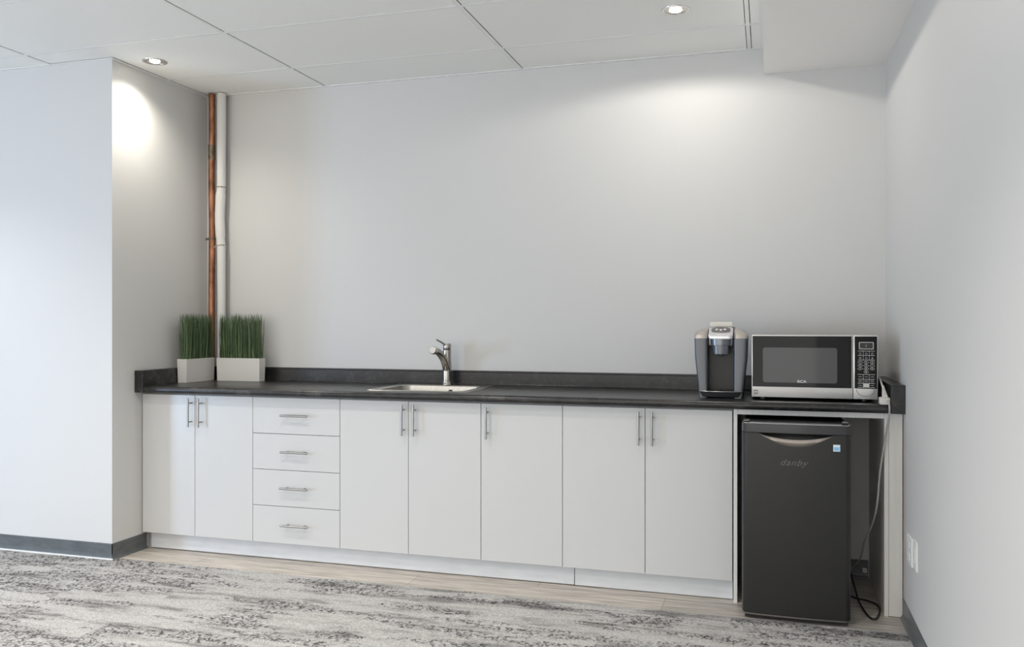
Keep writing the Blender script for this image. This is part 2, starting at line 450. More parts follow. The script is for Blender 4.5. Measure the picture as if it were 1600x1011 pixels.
# vinyl cove baseboards
def cove(n_, h=0.0864):    # (distance from wall, z)
    return [(0.0, 0.0), (0.014, 0.0), (0.0135, 0.003), (0.008, 0.008), (0.0045, 0.016), (0.0035, 0.03), (0.0035, h - 0.003), (0.002, h), (0.0, h)]
P = cove(0)
bm = extrude_x(bmesh.new(), [(YL - d, z) for d, z in P], XL, 0.0035)
struct('baseboard_front_left', bm, M['baseboard'])
bm = extrude_y(bmesh.new(), [(d, z) for d, z in P], YL - 0.0035, -0.55)
struct('baseboard_left', bm, M['baseboard'])
bm = extrude_y(bmesh.new(), [(XR - d, z) for d, z in P], YB, YD - 0.002)
struct('baseboard_right', bm, M['baseboard'])
bm = extrude_x(bmesh.new(), [(-d, z) for d, z in P], 3.225, 3.829)
struct('baseboard_back', bm, M['baseboard'])

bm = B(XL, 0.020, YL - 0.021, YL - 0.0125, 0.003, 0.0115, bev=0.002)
struct('baseboard_glint', bm, M['plate'])  # added white strip imitating daylight glinting along the cove lip

# ================================================================ CABINETS
DZ0, DZ1 = 0.097, 0.868
def carcass(x0, x1):
    bm = bmesh.new(); t = 0.016; yf = YD + 0.020
    box(bm, x0, x0 + t, yf, -0.004, 0.0, CB); box(bm, x1 - t, x1, yf, -0.004, 0.0, CB)
    box(bm, x0 + t, x1 - t, yf, -0.004, 0.095, 0.111); box(bm, x0 + t, x1 - t, -0.014, -0.004, 0.111, CB)
    box(bm, x0 + t, x1 - t, yf, yf + 0.016, CB - 0.02, CB)
    # toe space: notch the sides by keeping the foot behind the kick board
    return bm
def carcass2(x0, x1):
    bm = bmesh.new(); t = 0.016; yf = YD + 0.020
    for a, b in ((x0, x0 + t), (x1 - t, x1)):
        prof = [(yf, 0.095), (yf, CB), (-0.004, CB), (-0.004, 0.0), (-0.525, 0.0), (-0.525, 0.095)]
        extrude_x(bm, prof, a, b)
    box(bm, x0 + t, x1 - t, yf, -0.014, 0.095, 0.111); box(bm, x0 + t, x1 - t, -0.014, -0.004, 0.095, CB)
    box(bm, x0 + t, x1 - t, yf, yf + 0.016, CB - 0.035, CB)
    return bm
def panel(x0, x1, z0, z1):
    return B(x0 + 0.0013, x1 - 0.0013, YD, YD + 0.018, z0, z1, bev=0.0009, seg=1)
def v_handle(x, zt, zb, parent):
    bm = T([(x, YD - 0.033, zb), (x, YD - 0.033, zt)], 0.0058, n=12)
    for z in (zt - 0.027, zb + 0.027): tube(bm, [(x, YD - 0.033, z), (x, YD + 0.0005, z)], 0.0042, n=10)
    obj('handle', bm, M['steel'], parent, smooth=True)
def h_handle(xa, xb, z, parent):
    bm = T([(xa, YD - 0.033, z), (xb, YD - 0.033, z)], 0.0058, n=12)
    for x in (xa + 0.03, xb - 0.03): tube(bm, [(x, YD - 0.033, z), (x, YD + 0.0005, z)], 0.0042, n=10)
    obj('handle', bm, M['steel'], parent, smooth=True)
def cabinet(x0, x1, label, doors):
    t = thing('base_cabinet', label, 'cabinet', ((x0 + x1) / 2, -0.3, 0), 'white base cabinets under the dark countertop')
    obj('body', carcass2(x0, x1), M['carcass'], t)
    for a, b, hx in doors:
        d = obj('door', panel(a, b, DZ0, DZ1), M['door'], t)
        v_handle(hx, 0.853, 0.697, d)
    return t
cabinet(0.004, 0.710, 'white two-door base cabinet at the left end, against the side wall', [(0.004, 0.3475, 0.3267), (0.3475, 0.7105, 0.392)])
t = thing('drawer_cabinet', 'white base cabinet with a stack of four drawers', 'cabinet', (0.97, -0.3, 0), 'white base cabinets under the dark countertop')
obj('body', carcass2(0.711, 1.2275), M['carcass'], t)
zz = [(0.6775, DZ1, 0.8956, 1.0544, 0.7764), (0.4865, 0.675, 0.8959, 1.0544, 0.5843), (0.294, 0.484, 0.892, 1.0544, 0.3936), (DZ0, 0.2915, 0.8959, 1.0570, 0.1983)]
for z0, z1, xa, xb, hz in zz:
    d = obj('drawer', panel(0.7105, 1.228, z0, z1), M['door'], t)
    h_handle(xa, xb, hz, d)
cabinet(1.2285, 1.998, 'white two-door base cabinet below the sink', [(1.228, 1.612, 1.5886), (1.612, 1.9985, 1.6511)])
cabinet(1.999, 2.4095, 'narrow white base cabinet with only one door, right of the sink', [(1.9985, 2.410, 2.0335)])
cabinet(2.4105, 3.198, 'white two-door base cabinet next to the black fridge', [(2.410, 2.804, 2.7765), (2.804, 3.1985, 2.8383)])

# kick boards
k1 = obj('kick_board', B(0.030, 2.4585, -0.545, -0.529, 0.004, 0.0945, bev=0.002), M['kick'], origin=(1.24, -0.53, 0))
tag(k1, 'long white kick board running under the left cabinets and drawers', 'kick board')
k2 = obj('kick_board', B(2.4615, 3.198, -0.545, -0.529, 0.003, 0.0945, bev=0.002), M['kick'], origin=(2.83, -0.53, 0))
tag(k2, 'short white kick board under the right-hand two-door cabinet', 'kick board')

# fridge surround
t = thing('fridge_surround', 'white panel frame around the open fridge bay', 'panel', (3.52, -0.3, 0))
obj('side_panel', B(3.2025, 3.219, YD, -0.004, 0, CB, bev=0.0008, seg=1), M['edge'], t)
obj('side_panel', B(3.8315, 3.8495, YD, -0.015, 0, CB, bev=0.0008, seg=1), M['edge'], t)
obj('top_rail', B(3.2195, 3.831, YD, YD + 0.018, 0.8525, CB - 0.0005), M['edge'], t)
obj('filler_panel', B(3.8505, 3.9045, YD + 0.002, YD + 0.020, 0.002, CB - 0.0005, bev=0.0008, seg=1), M['edge'], t)

# ================================================================ COUNTERTOP
SX0, SX1, SY0, SY1 = 1.362, 1.888, -0.522, -0.058     # sink cut-out
t = thing('countertop', 'dark mottled laminate countertop with rounded front edge', 'countertop', (1.95, -0.32, CB))
def nose():
    pr = [(0.0, CB)]
    pr.append((-0.632, CB - 0.0))
    n = 10; r_ = (CT - CB) / 2
    for k in range(n + 1):
        a = R(-90 - 180 * k / n)
        pr.append((-0.645 + r_ + r_ * math.cos(a) * 1.0, CB + r_ + r_ * math.sin(a)))
    pr.append((0.0, CT)); return pr
def half(prof, ya):       # front strip up to ya
    out = [p for p in prof if p[0] < ya]; 
    return [(ya, CB)] + out + [(ya, CT)]
bm = bmesh.new(); pr = nose()
extrude_x(bm, pr, 0.057, SX0); extrude_x(bm, pr, SX1, 3.851)
extrude_x(bm, half(pr, SY0), SX0, SX1)
box(bm, SX0, SX1, SY1, 0.0, CB, CT)
bmesh.ops.remove_doubles(bm, verts=bm.verts[:], dist=0.00005)
obj('worktop', bm, M['lam'], t, smooth=True)
bsp = [(-0.002, CT), (-0.026, CT), (-0.0215, CT + 0.003), (-0.0195, CT + 0.009), (-0.0195, 0.985), (-0.022, 0.988), (-0.022, 0.9925), (-0.0195, 0.995), (-0.002, 0.995)]
obj('backsplash', extrude_x(bmesh.new(), bsp, 0.057, 3.851), M['lam'], t)
for a, b in ((0.001, 0.0565), (3.8515, 3.907)):
    obj('side_splash', B(a, b, -0.645, -0.001, CB, 1.001, bev=0.0015), M['lam'], t)

# ================================================================ SINK
t = thing('sink', 'stainless steel drop-in sink set in the dark countertop', 'sink', (1.625, -0.29, CT))
def rr3(x0, x1, y0, y1, r_, z): return [(x, y, z) for x, y in rrect(x0, x1, y0, y1, r_)]
bm = bmesh.new()
ox0, ox1, oy0, oy1 = 1.345, 1.905, -0.536, -0.045
bx0, bx1, by0, by1 = 1.392, 1.862, -0.498, -0.140
loft(bm, [rr3(ox0, ox1, oy0, oy1, 0.03, CT + 0.0004), rr3(ox0 + .002, ox1 - .002, oy0 + .002, oy1 - .002, 0.03, CT + 0.003),
          rr3(ox0 + .008, ox1 - .008, oy0 + .008, oy1 - .008, 0.03, CT + 0.0035),
          rr3(bx0 - .006, bx1 + .006, by0 - .006, by1 + .006, 0.062, CT + 0.0025),
          rr3(bx0, bx1, by0, by1, 0.06, CT - 0.002), rr3(bx0 + .006, bx1 - .006, by0 + .006, by1 - .006, 0.058, CT - 0.05),
          rr3(bx0 + .012, bx1 - .012, by0 + .012, by1 - .012, 0.055, CT - 0.145),
          rr3(bx0 + .03, bx1 - .03, by0 + .03, by1 - .03, 0.045, CT - 0.168),
          rr3(bx0 + .12, bx1 - .12, by0 + .12, by1 - .12, 0.03, CT - 0.172)], cap1=True)
obj('basin', bm, M['sink'], t, smooth=True)
obj('drain', lathe(bmesh.new(), [(0.002, CT - 0.170), (0.038, CT - 0.170), (0.042, CT - 0.1715), (0.042, CT - 0.1725)], (1.627, -0.30)), M['drain'], t, smooth=True)
bm = lathe(bmesh.new(), [(0.0045, 0), (0.008, 0.0008), (0.008, 0.0016), (0.003, 0.002)], (0, 0), n=16)
bmesh.ops.scale(bm, verts=bm.verts[:], vec=(1.3, 0.8, 1)); bmesh.ops.rotate(bm, verts=bm.verts[:], matrix=Matrix.Rotation(R(90), 3, 'X'))
bmesh.ops.translate(bm, verts=bm.verts[:], vec=(1.672, by1 - 0.0055, CT - 0.026))
obj('overflow_hole', bm, M['drain'], t)

# ================================================================ FAUCET
FX, FY = 1.632, -0.092
t = thing('faucet', 'brushed nickel single-lever faucet behind the sink', 'faucet', (FX, FY, CT + 0.0035))
z0 = CT + 0.0035
obj('base_ring', lathe(bmesh.new(), [(0.030, z0), (0.030, z0 + 0.006), (0.0275, z0 + 0.010), (0.0275, z0 + 0.018), (0.026, z0 + 0.020)], (FX, FY)), M['chrome'], t, smooth=True)
obj('body', lathe(bmesh.new(), [(0.0265, z0 + 0.018), (0.0262, z0 + 0.06), (0.0250, z0 + 0.11), (0.0230, z0 + 0.15), (0.0225, 1.112)], (FX, FY)), M['chrome'], t, smooth=True)
obj('valve_cap', lathe(bmesh.new(), [(0.0215, 1.112), (0.0225, 1.1135), (0.0225, 1.146), (0.021, 1.1485), (0.002, 1.149)], (FX, FY)), M['chrome'], t, smooth=True)
lv = obj('lever', T(spline([(FX - 0.006, FY - 0.018, 1.143), (FX - 0.020, FY - 0.045, 1.158), (FX - 0.034, FY - 0.075, 1.172)], 4), [0.0052] * 5 + [0.0048] * 3 + [0.0056], n=12), M['steel'], t, smooth=True)
sp = spline([(FX, FY - 0.004, 1.000), (FX - 0.002, FY - 0.028, 1.045), (FX - 0.006, FY - 0.070, 1.083), (FX - 0.010, FY - 0.118, 1.106), (FX - 0.013, FY - 0.155, 1.113)], 6)
n_ = len(sp); obj('spout', T(sp, [0.0215 - 0.003 * (i / n_) for i in range(n_)], n=20), M['chrome'], t, smooth=True)
d = (sp[-1] - sp[-2]).normalized(); e0 = sp[-1]
obj('spray_head', T([e0 - d * 0.002, e0 + d * 0.004, e0 + d * 0.026, e0 + d * 0.029], [0.0195, 0.0215, 0.0215, 0.0185], n=24), M['kcap'], t, smooth=True)

# ================================================================ PIPES
cx_, cy_ = 0.0785, -0.066
t = thing('copper_pipe', 'bare copper pipe running up the corner to the ceiling', 'pipe', (cx_, cy_, CT))
obj('pipe', T(spline([(cx_, cy_, CT + 0.0005), (cx_, cy_, 1.5), (cx_ + 0.003, cy_, 1.85), (cx_ - 0.001, cy_, 2.15), (cx_ + 0.003, cy_, 2.4), (cx_ + 0.001, cy_, 2.669)], 6), 0.0195, n=20), M['copper'], t, smooth=True)
bm = bmesh.new()
tube(bm, [(cx_ + .001, cy_, 2.265), (cx_ + .001, cy_, 2.355)], 0.0215, n=20)
tube(bm, [(cx_ + .001, cy_, 2.312), (cx_ + .001, cy_, 2.318)], 0.0225, n=20)
obj('coupling', bm, M['solder'], t, smooth=True)
bm = T([(cx_ + 0.001, cy_, 1.772), (cx_ + 0.001, cy_, 1.784)], 0.0225, n=20)
box(bm, cx_ - 0.034, cx_ - 0.015, cy_ - 0.014, cy_ - 0.006, 1.771, 1.785)
obj('pipe_clamp', bm, M['solder'], t)
wx, wy = 0.140, -0.056
t = thing('insulated_pipe', 'pipe in white insulation sleeves beside the copper pipe', 'pipe', (wx, wy, CT))
obj('sleeve', T([(wx + .001, wy, CT + 0.0005), (wx + .001, wy, 1.4), (wx, wy, 1.737)], [0.0245, 0.0245, 0.0255], n=22), M['insul'], t, smooth=True)
obj('sleeve', T(spline([(wx - .001, wy, 1.740), (wx - .006, wy, 1.80), (wx - .010, wy, 1.92), (wx - .004, wy, 2.05), (wx, wy, 2.093)], 4), [0.026] * 4 + [0.0295] * 9 + [0.026] * 4, n=22), M['insul'], t, smooth=True)
obj('sleeve', T([(wx, wy, 2.098), (wx + .001, wy, 2.35), (wx + .0015, wy, 2.669)], [0.0265, 0.027, 0.0275], n=22), M['insul'], t, smooth=True)
for z in (1.7385, 2.0955):
    bm = bmesh.new(); pts = []
    for k in range(25):
        a = 2 * math.pi * k / 24; pts.append((wx - .001 + 0.0265 * math.cos(a), wy + 0.0265 * math.sin(a), z + 0.004 * math.sin(5 * a)))
    tube(bm, pts, 0.0022, n=6)
    if z < 2: tube(bm, [(wx - .022, wy - .015, z), (wx - .032, wy - .022, z - .008), (wx - .036, wy - .022, z - .016)], 0.0022, n=6)
    obj('torn_edge', bm, M['fray'], t)

# ================================================================ PLANTERS
def planter(x0, x1, y0, y1, label, seed):
    rnd = random.Random(seed)
    zt = CT + 0.138; i = 0.003
    t = thing('grass_planter', label, 'potted grass', ((x0 + x1) / 2, (y0 + y1) / 2, CT), 'artificial grass planters in the counter corner')
    def q(a, z): return [(x0 + a, y0 + a, z), (x1 - a, y0 + a, z), (x1 - a, y1 - a, z), (x0 + a, y1 - a, z)]
    bm = bmesh.new()
    loft(bm, [q(i, CT + 0.0005), q(0, zt), q(0.005, zt), q(0.007, zt - 0.02)], cap0=True)
    o = obj('pot', bm, M['pot'], t)
    md = o.modifiers.new('bevel', 'BEVEL'); md.width = 0.0012; md.segments = 2
    obj('filling', B(x0 + 0.008, x1 - 0.008, y0 + 0.008, y1 - 0.008, zt - 0.019, zt - 0.012), M['soil'], t)
    bm = bmesh.new()
    cx0, cx1, cy0, cy1 = x0 + 0.009, x1 - 0.009, y0 + 0.009, y1 - 0.009
    for k in range(620):
        bx, by = rnd.uniform(cx0, cx1), rnd.uniform(cy0, cy1)
        h = rnd.uniform(0.235, 0.288) if rnd.random() < .85 else rnd.uniform(0.17, 0.25)
        tx = ((bx - (x0 + x1) / 2) * 0.01 + rnd.gauss(0, 0.0055)); ty = ((by - (y0 + y1) / 2) * 0.03 + rnd.gauss(0, 0.0055))
        tx = max(x0 - 0.003 - bx, min(x1 + 0.003 - bx, tx)) if (y1 - y0) > (x1 - x0) else tx
        ty = max(y0 - 0.01 - by, min(y1 + 0.003 - by, ty)) if (x1 - x0) > (y1 - y0) else ty
        cxk, cyk = rnd.gauss(0, 0.004), rnd.gauss(0, 0.004)
        wd = rnd.uniform(0.0010, 0.0019); a0 = rnd.uniform(0, 2)
        rings = []
        for s in (0, 0.35, 0.7, 0.93):
            c_ = Vector((bx + tx * s + cxk * math.sin(s * 3), by + ty * s + cyk * math.sin(s * 3), zt - 0.015 + h * s))
            ww = wd * (1 - 0.55 * s)
            rings.append([bm.verts.new(c_ + Vector((math.cos(a0 + 2.094 * j), math.sin(a0 + 2.094 * j), 0)) * ww) for j in range(3)])
        cu = rnd.gauss(0, 0.004)
        tip = bm.verts.new((bx + tx + cu + cxk * 0.14, by + ty + cyk * 0.14, zt - 0.015 + h))
        for a, b in zip(rings, rings[1:]):
            for j in range(3): bm.faces.new((a[j], a[(j + 1) % 3], b[(j + 1) % 3], b[j]))
        for j in range(3): bm.faces.new((rings[-1][j], rings[-1][(j + 1) % 3], tip))
    obj('grass', bm, M['grass'], t)
planter(0.0605, 0.125, -0.365, -0.1, 'white box planter of green grass standing end-on along the left wall', 3)
planter(0.172, 0.468, -0.150, -0.086, 'white box planter of green grass standing lengthwise along the back wall', 5)

# ================================================================ DOWNLIGHTS
def downlight(x, y, label, power, color, size=160, blend=0.2):
    t = thing('downlight', label, 'ceiling light', (x, y, 2.6735), 'recessed ceiling spotlights')
    z = 2.6735
    bm = bmesh.new()
    loft(bm, [[(x + r_ * math.cos(a), y + r_ * math.sin(a), zz_) for a in [2 * math.pi * k / 40 for k in range(40)]] for r_, zz_ in
              ((0.064, z - 0.0002), (0.063, z - 0.003), (0.056, z - 0.0045), (0.050, z - 0.003), (0.048, z - 0.0006))], cap1=False)
    obj('trim_ring', bm, M['silver'], t, smooth=True)
    obj('reflector', lathe(bmesh.new(), [(0.004, z - 0.0012), (0.047, z - 0.0008), (0.048, z - 0.0004)], (x, y)), M['kcap'], t)
    obj('bulb', lathe(bmesh.new(), [(0.004, z - 0.005), (0.024, z - 0.0045), (0.027, z - 0.0015)], (x, y)), M['bulb'], t)
    l = bpy.data.lights.new('downlight_lamp', 'SPOT'); l.energy = power; l.color = color
    l.spot_size = R(size); l.spot_blend = blend; l.shadow_soft_size = 0.022
    lo = bpy.data.objects.new('downlight_lamp', l); lo.parent = t; lo.location = (0, 0, -0.013); COL.objects.link(lo)
downlight(0.187, -0.708, 'lit round recessed ceiling spotlight near the left wall and copper pipe', 21, (1.0, 0.94, 0.83), 140, 1.0)
downlight(2.953, -0.674, 'lit round recessed ceiling spotlight near the bulkhead above the coffee maker', 12.5, (1.0, 0.95, 0.87), 168, 0.22)
# unseen spotlights added out of view to brighten carpet, ceiling and left wall
for x, y, p_ in ((1.45, -2.0, 38), (-1.0, -2.0, 45), (2.5, -2.9, 62), (0.2, -3.3, 80), (-1.8, -3.9, 80), (1.5, -4.6, 80), (2.9, -5.6, 80), (3.2, -4.1, 45)):
    downlight(x, y, 'unseen ceiling spotlight added over the carpet as fill light', p_, (1.0, 0.955, 0.90), 126, 0.7)

# ================================================================ FRIDGE
fx0, fx1 = 3.2445, 3.6825; fyb, fyd, fyf = -0.270, -0.735, -0.792
t = thing('mini_fridge', 'black mini fridge standing in the open bay under the counter', 'fridge', ((fx0 + fx1) / 2, -0.55, 0))
obj('body', B(fx0 + 0.008, fx1 - 0.008, fyd + 0.002, fyb, 0.022, 0.833, bev=0.004), M['fr_body'], t)
fc = (fx0 + fx1) / 2; hw = (fx1 - fx0) / 2
def fy(x):      # convex front with rounded vertical edges
    u = min(1.0, abs(x - fc) / hw); y = fyf + 0.010 * u * u
    e = max(0.0, abs(x - fc) - (hw - 0.024)) / 0.024
    return y + 0.030 * (1 - math.sqrt(max(0.0, 1 - e * e)))
zs_, zt_ = 0.797, 0.8385
def z_in(x): return zs_ - 0.019 * max(0.0, 1 - ((x - fc) / 0.125) ** 2) 
def z_out(x): return zs_ - 0.052 * max(0.0, 1 - abs((x - fc) / 0.152) ** 2.2)
xsn = sorted(set([fx0 + (fx1 - fx0) * k / 90 for k in range(91)] + [fx0 + 0.024 * k / 8 for k in range(9)] + [fx1 - 0.024 * k / 8 for k in range(9)]))
bm = bmesh.new(); cols = []
for x in xsn:
    zo, zi = z_out(x), z_in(x)
    col = [bm.verts.new((x, fy(x), 0.028 + (zo - 0.028) * s)) for s in (0, 0.004, 0.3, 0.6, 0.85, 0.98, 0.994, 1.0)]
    dep = 0.026 * min(1.0, max(0.0, (zs_ - zo) / 0.02))
    for s in (0.15, 0.4, 0.7, 1.0): col.append(bm.verts.new((x, fy(x) + dep * s, zo + (zs_ - zo) * s)))
    col.append(bm.verts.new((x, fyd, zs_)))
    col.append(bm.verts.new((x, fyd, 0.028)))
    cols.append(col)
nc = len(cols[0])
for a, b in zip(cols, cols[1:]):
    for k in range(nc): bm.faces.new((a[k], a[(k + 1) % nc], b[(k + 1) % nc], b[k])).material_index = 1 if 7 <= k <= 11 else 0
bm.faces.new(cols[0]); bm.faces.new(cols[-1])
bmesh.ops.remove_doubles(bm, verts=bm.verts[:], dist=0.00001)
door = obj('door', bm, None, t, smooth=True, mats=[M['fr_door'], M['dark']])
# top band
bm = bmesh.new()
pf = [(x, fy(x) - 0.0012) for x in xsn]; pb = [(x, fyd) for x in reversed(xsn)]
extrude_z(bm, pf + pb, zs_ + 0.0005, zt_)
tb = obj('top_band', bm, M['gloss'], door)
md = tb.modifiers.new('bevel', 'BEVEL'); md.width = 0.0035; md.segments = 3; md.limit_method = 'ANGLE'; md.angle_limit = R(50)
# bright worn edge strips and hinge covers
bm = bmesh.new()
for a, b in zip(xsn[6:-6], xsn[7:-6]):
    pass
tube(bm, [(x, fy(x) + 0.0015, zt_ - 0.0012) for x in xsn[5:-5]], 0.0019, n=6)
obj('edge_strip', bm, M['kring'], door)
bm = bmesh.new()
extrude_z(bm, [(x, fy(x) + 0.0005) for x in xsn[3:-3]] + [(x, fyd) for x in reversed(xsn[3:-3])], 0.022, 0.0275)
obj('bottom_strip', bm, M['lip'], door)
for x in (fx0 + 0.018, fx1 - 0.020):
    obj('hinge_cover', B(x - 0.013, x + 0.013, fyd - 0.020, fyd + 0.03, 0.8335 + 0.0055, 0.847, bev=0.003), M['gloss'] if x > fc else M['badge'], t)
# handle lip (satin crescent)
bm = bmesh.new(); rows = []
N_ = 60
for k in range(N_ + 1):
    x = fc - 0.150 + 0.300 * k / N_; zo = z_out(x); th = (zs_ - zo)
    zi = zs_ - max(0.0, 0.46 * th)
    prof = [(zo - 0.0005, fy(x) + 0.001), (zo + (zi - zo) * 0.25, fy(x) - 0.0035), (zo + (zi - zo) * 0.7, fy(x) - 0.004), (zi, fy(x) - 0.001), (zi - 0.001, fy(x) + 0.006)]
    rows.append([bm.verts.new((x, y, z)) for z, y in prof])
for a, b in zip(rows, rows[1:]):
    for j in range(5): bm.faces.new((a[j], a[(j + 1) % 5], b[(j + 1) % 5], b[j]))
bm.faces.new(rows[0]); bm.faces.new(rows[-1])
obj('handle', bm, M['lip'], door, smooth=True)
# lettering
bm = text_bm('danby', 0.047, 0.0006, shear=0.45, bold=-0.0004, spacing=1.12)
xsx = [v.co.x for v in bm.verts]; sc = 0.110 / (max(xsx) - min(xsx)); mn = min(xsx)
for v in bm.verts: v.co = Vector(((v.co.x - mn) * sc + 3.4035, v.co.y + fyf + 0.0006, v.co.z * 0.82 + 0.6645))
obj('lettering', bm, M['badge'], door)
bm = B(3.6115, 3.6385, fy(3.625) - 0.001, fy(3.625) + 0.002, 0.7305, 0.7585)
st = obj('sticker', bm, M['stick'], door)
bm = B(3.6145, 3.6355, fy(3.625) - 0.0014, fy(3.625) - 0.0008, 0.7335, 0.7485)
obj('sticker_print', bm, M['stickb'], st)
for x in (fx0 + 0.03, fx1 - 0.03):
    obj('foot', lathe(bmesh.new(), [(0.014, 0.0), (0.015, 0.003), (0.012, 0.012), (0.008, 0.0225)], (x, fyd + 0.035), n=18), M['dark'], t)
    obj('foot', lathe(bmesh.new(), [(0.014, 0.0), (0.015, 0.003), (0.012, 0.012), (0.008, 0.0225)], (x, fyb - 0.04), n=18), M['dark'], t)
obj('toe_grille', B(fx0 + 0.012, fx1 - 0.012, fyd - 0.03, fyd + 0.001, 0.006, 0.0215), M['dark'], t)
cordp = [(3.60, fyb + 0.002, 0.16), (3.66, -0.20, 0.15), (3.715, -0.22, 0.115), (3.73, -0.30, 0.065), (3.742, -0.46, 0.018), (3.765, -0.62, 0.006), (3.790, -0.650, 0.006), (3.810, -0.585, 0.006),
         (3.822, -0.515, 0.006), (3.815, -0.44, 0.006), (3.78, -0.40, 0.006), (3.72, -0.36, 0.006), (3.66, -0.25, 0.006), (3.60, -0.14, 0.006)]
obj('power_cord', T(spline(cordp, 8), 0.0042, n=10), M['bcord'], t, smooth=True)

# small plug on the wall behind the fridge
bm = bmesh.new()
box(bm, 3.800, 3.8215, -0.030, -0.0045, 0.030, 0.050, bev=0.003)
tube(bm, [(3.811, -0.028, 0.040), (3.811, -0.045, 0.040)], 0.006, n=12)
o = obj('wall_plug', bm, M['plate'], origin=(3.811, -0.005, 0.04), smooth=True)
tag(o, 'tiny white connector low at the back of the fridge bay', 'plug')

# ================================================================ MICROWAVE
mx0, mx1, my0, my1, mz0, mz1 = 3.281, 3.812, -0.540, -0.165, 0.929, 1.2105
t = thing('microwave', 'silver and black microwave oven on the right end of the countertop', 'microwave', ((mx0 + mx1) / 2, -0.35, CT))
obj('case', B(mx0 + 0.002, mx1 - 0.002, my0 + 0.024, my1, mz0 + 0.002, mz1 - 0.002, bev=0.004), M['mwcase'], t)
for x in (mx0 + 0.05, mx1 - 0.05):
    for y in (my0 + 0.05, my1 - 0.05):
        obj('foot', lathe(bmesh.new(), [(0.014, CT + 0.0003), (0.015, CT + 0.003), (0.013, mz0 + 0.0025)], (x, y), n=16), M['dark'], t)
xd = 3.7105
dr = obj('door', B(mx0, xd - 0.001, my0 + 0.001, my0 + 0.023, mz0, mz1, bev=0.003), M['mwsilver'], t, smooth=True)
gl = obj('door_glass', B(mx0 + 0.0035, xd - 0.0055, my0 - 0.0012, my0 + 0.004, 0.9765, 1.2055, bev=0.0008, seg=1), M['mwglass'], dr)
bm = bmesh.new(); pr = rrect(3.3296, 3.6447, 0.9965, 1.1535, 0.010)
a = [(x, z) for x, z in pr]
extrude_y(bm, a, my0 - 0.0018, my0 - 0.0010)
obj('window', bm, M['mwwin'], gl)
bm = text_bm('RCA', 0.0185, 0.0002, bold=0.0006)
xsx = [v.co.x for v in bm.verts]; mn = min(xsx); sc = 0.0385 / (max(xsx) - mn)
for v in bm.verts: v.co = Vector(((v.co.x - mn) * sc + 3.4781, v.co.y + my0 - 0.0021, v.co.z * 0.85 + 0.9975))
obj('lettering', bm, M['print'], gl)
stk = obj('sticker', B(3.2865, 3.3075, my0 + 0.0002, my0 + 0.002, 0.940, 0.962), M['badge'], dr)
bm = B(3.2885, 3.2900, my0 - 0.0001, my0 + 0.001, 0.942, 0.960); box(bm, 3.2925, 3.305, my0 - 0.0001, my0 + 0.001, 0.950, 0.954)
obj('sticker_print', bm, M['print'], stk)
cp = obj('control_panel', B(xd + 0.001, mx1, my0 + 0.001, my0 + 0.023, mz0, mz1, bev=0.003), M['mwsilver'], t, smooth=True)
kp = obj('keypad', B(3.7165, 3.8085, my0 - 0.0012, my0 + 0.004, 0.9765, 1.2055, bev=0.0008, seg=1), M['mwglass'], cp)
yk = my0 - 0.0017
def ring2(bm, outer, inner, y0, y1):
    n = len(outer)
    for y in (y0,):
        a = [bm.verts.new((x, y, z)) for x, z in outer]; b = [bm.verts.new((x, y, z)) for x, z in inner]
        c = [bm.verts.new((x, y1, z)) for x, z in outer]
        for k in range(n):
            bm.faces.new((a[k], a[(k + 1) % n], b[(k + 1) % n], b[k])); bm.faces.new((a[k], a[(k + 1) % n], c[(k + 1) % n], c[k]))
bm = bmesh.new(); ring2(bm, rrect(3.7345, 3.794, 1.1490, 1.1805, 0.003), rrect(3.7370, 3.7915, 1.1515, 1.178, 0.002), yk, yk + 0.001)
dsp = obj('display', B(3.7365, 3.792, yk + 0.0002, yk + 0.001, 1.1505, 1.179), M['lcd'], kp)
obj('display_bezel', bm, M['print'], dsp)
bm = B(3.7625, 3.7645, yk, yk + 0.0008, 1.158, 1.168); box(bm, 3.7625, 3.767, yk, yk + 0.0008, 1.1675, 1.169); box(bm, 3.741, 3.744, yk, yk + 0.0008, 1.1535, 1.1555)
obj('display_digit', bm, M['printd'], dsp)
bm = bmesh.new()
cxs = [3.7395, 3.7640, 3.7885]
def hl(z, w_=0.0008): box(bm, 3.7300, 3.7990, yk, yk + 0.0008, z - w_, z + w_)
for z in (1.1412, 1.1215, 1.1018): hl(z)
for x in (3.7518, 3.7763): box(bm, x - 0.0005, x + 0.0005, yk, yk + 0.0008, 1.1018, 1.1412)
obj('symbol_key_grid', bm, M['print'], kp)
bm = bmesh.new()
for z in (1.0385, 1.0180, 0.9995, 0.9820): hl(z)
for x in (3.7518, 3.7763):
    box(bm, x - 0.0005, x + 0.0005, yk, yk + 0.0008, 0.982, 1.0385)
obj('key_grid', bm, M['print'], kp)
bm = bmesh.new(); rn = random.Random(2)
for zc_ in (1.1313, 1.1116):              # cooking symbols: small bowls, cups and lids
    for x in cxs:
        k = rn.randint(0, 2)
        box(bm, x - 0.006, x + 0.006, yk, yk + 0.0008, zc_ - 0.0055, zc_ - 0.0042)
        if k == 0: ring2(bm, [(x + 0.005 * math.cos(a_), zc_ + 0.0035 * math.sin(a_)) for a_ in [2 * math.pi * q_ / 12 for q_ in range(12)]], [(x + 0.0035 * math.cos(a_), zc_ + 0.0022 * math.sin(a_)) for a_ in [2 * math.pi * q_ / 12 for q_ in range(12)]], yk, yk + 0.0005)
        elif k == 1: box(bm, x - 0.004, x + 0.004, yk, yk + 0.0008, zc_ - 0.002, zc_ + 0.003)
        else: extrude_y(bm, [(x - 0.005, zc_ - 0.003), (x + 0.005, zc_ - 0.003), (x + 0.001, zc_ + 0.004)], yk, yk + 0.0008)
obj('key_symbols', bm, M['printd'], kp)
dig = 0
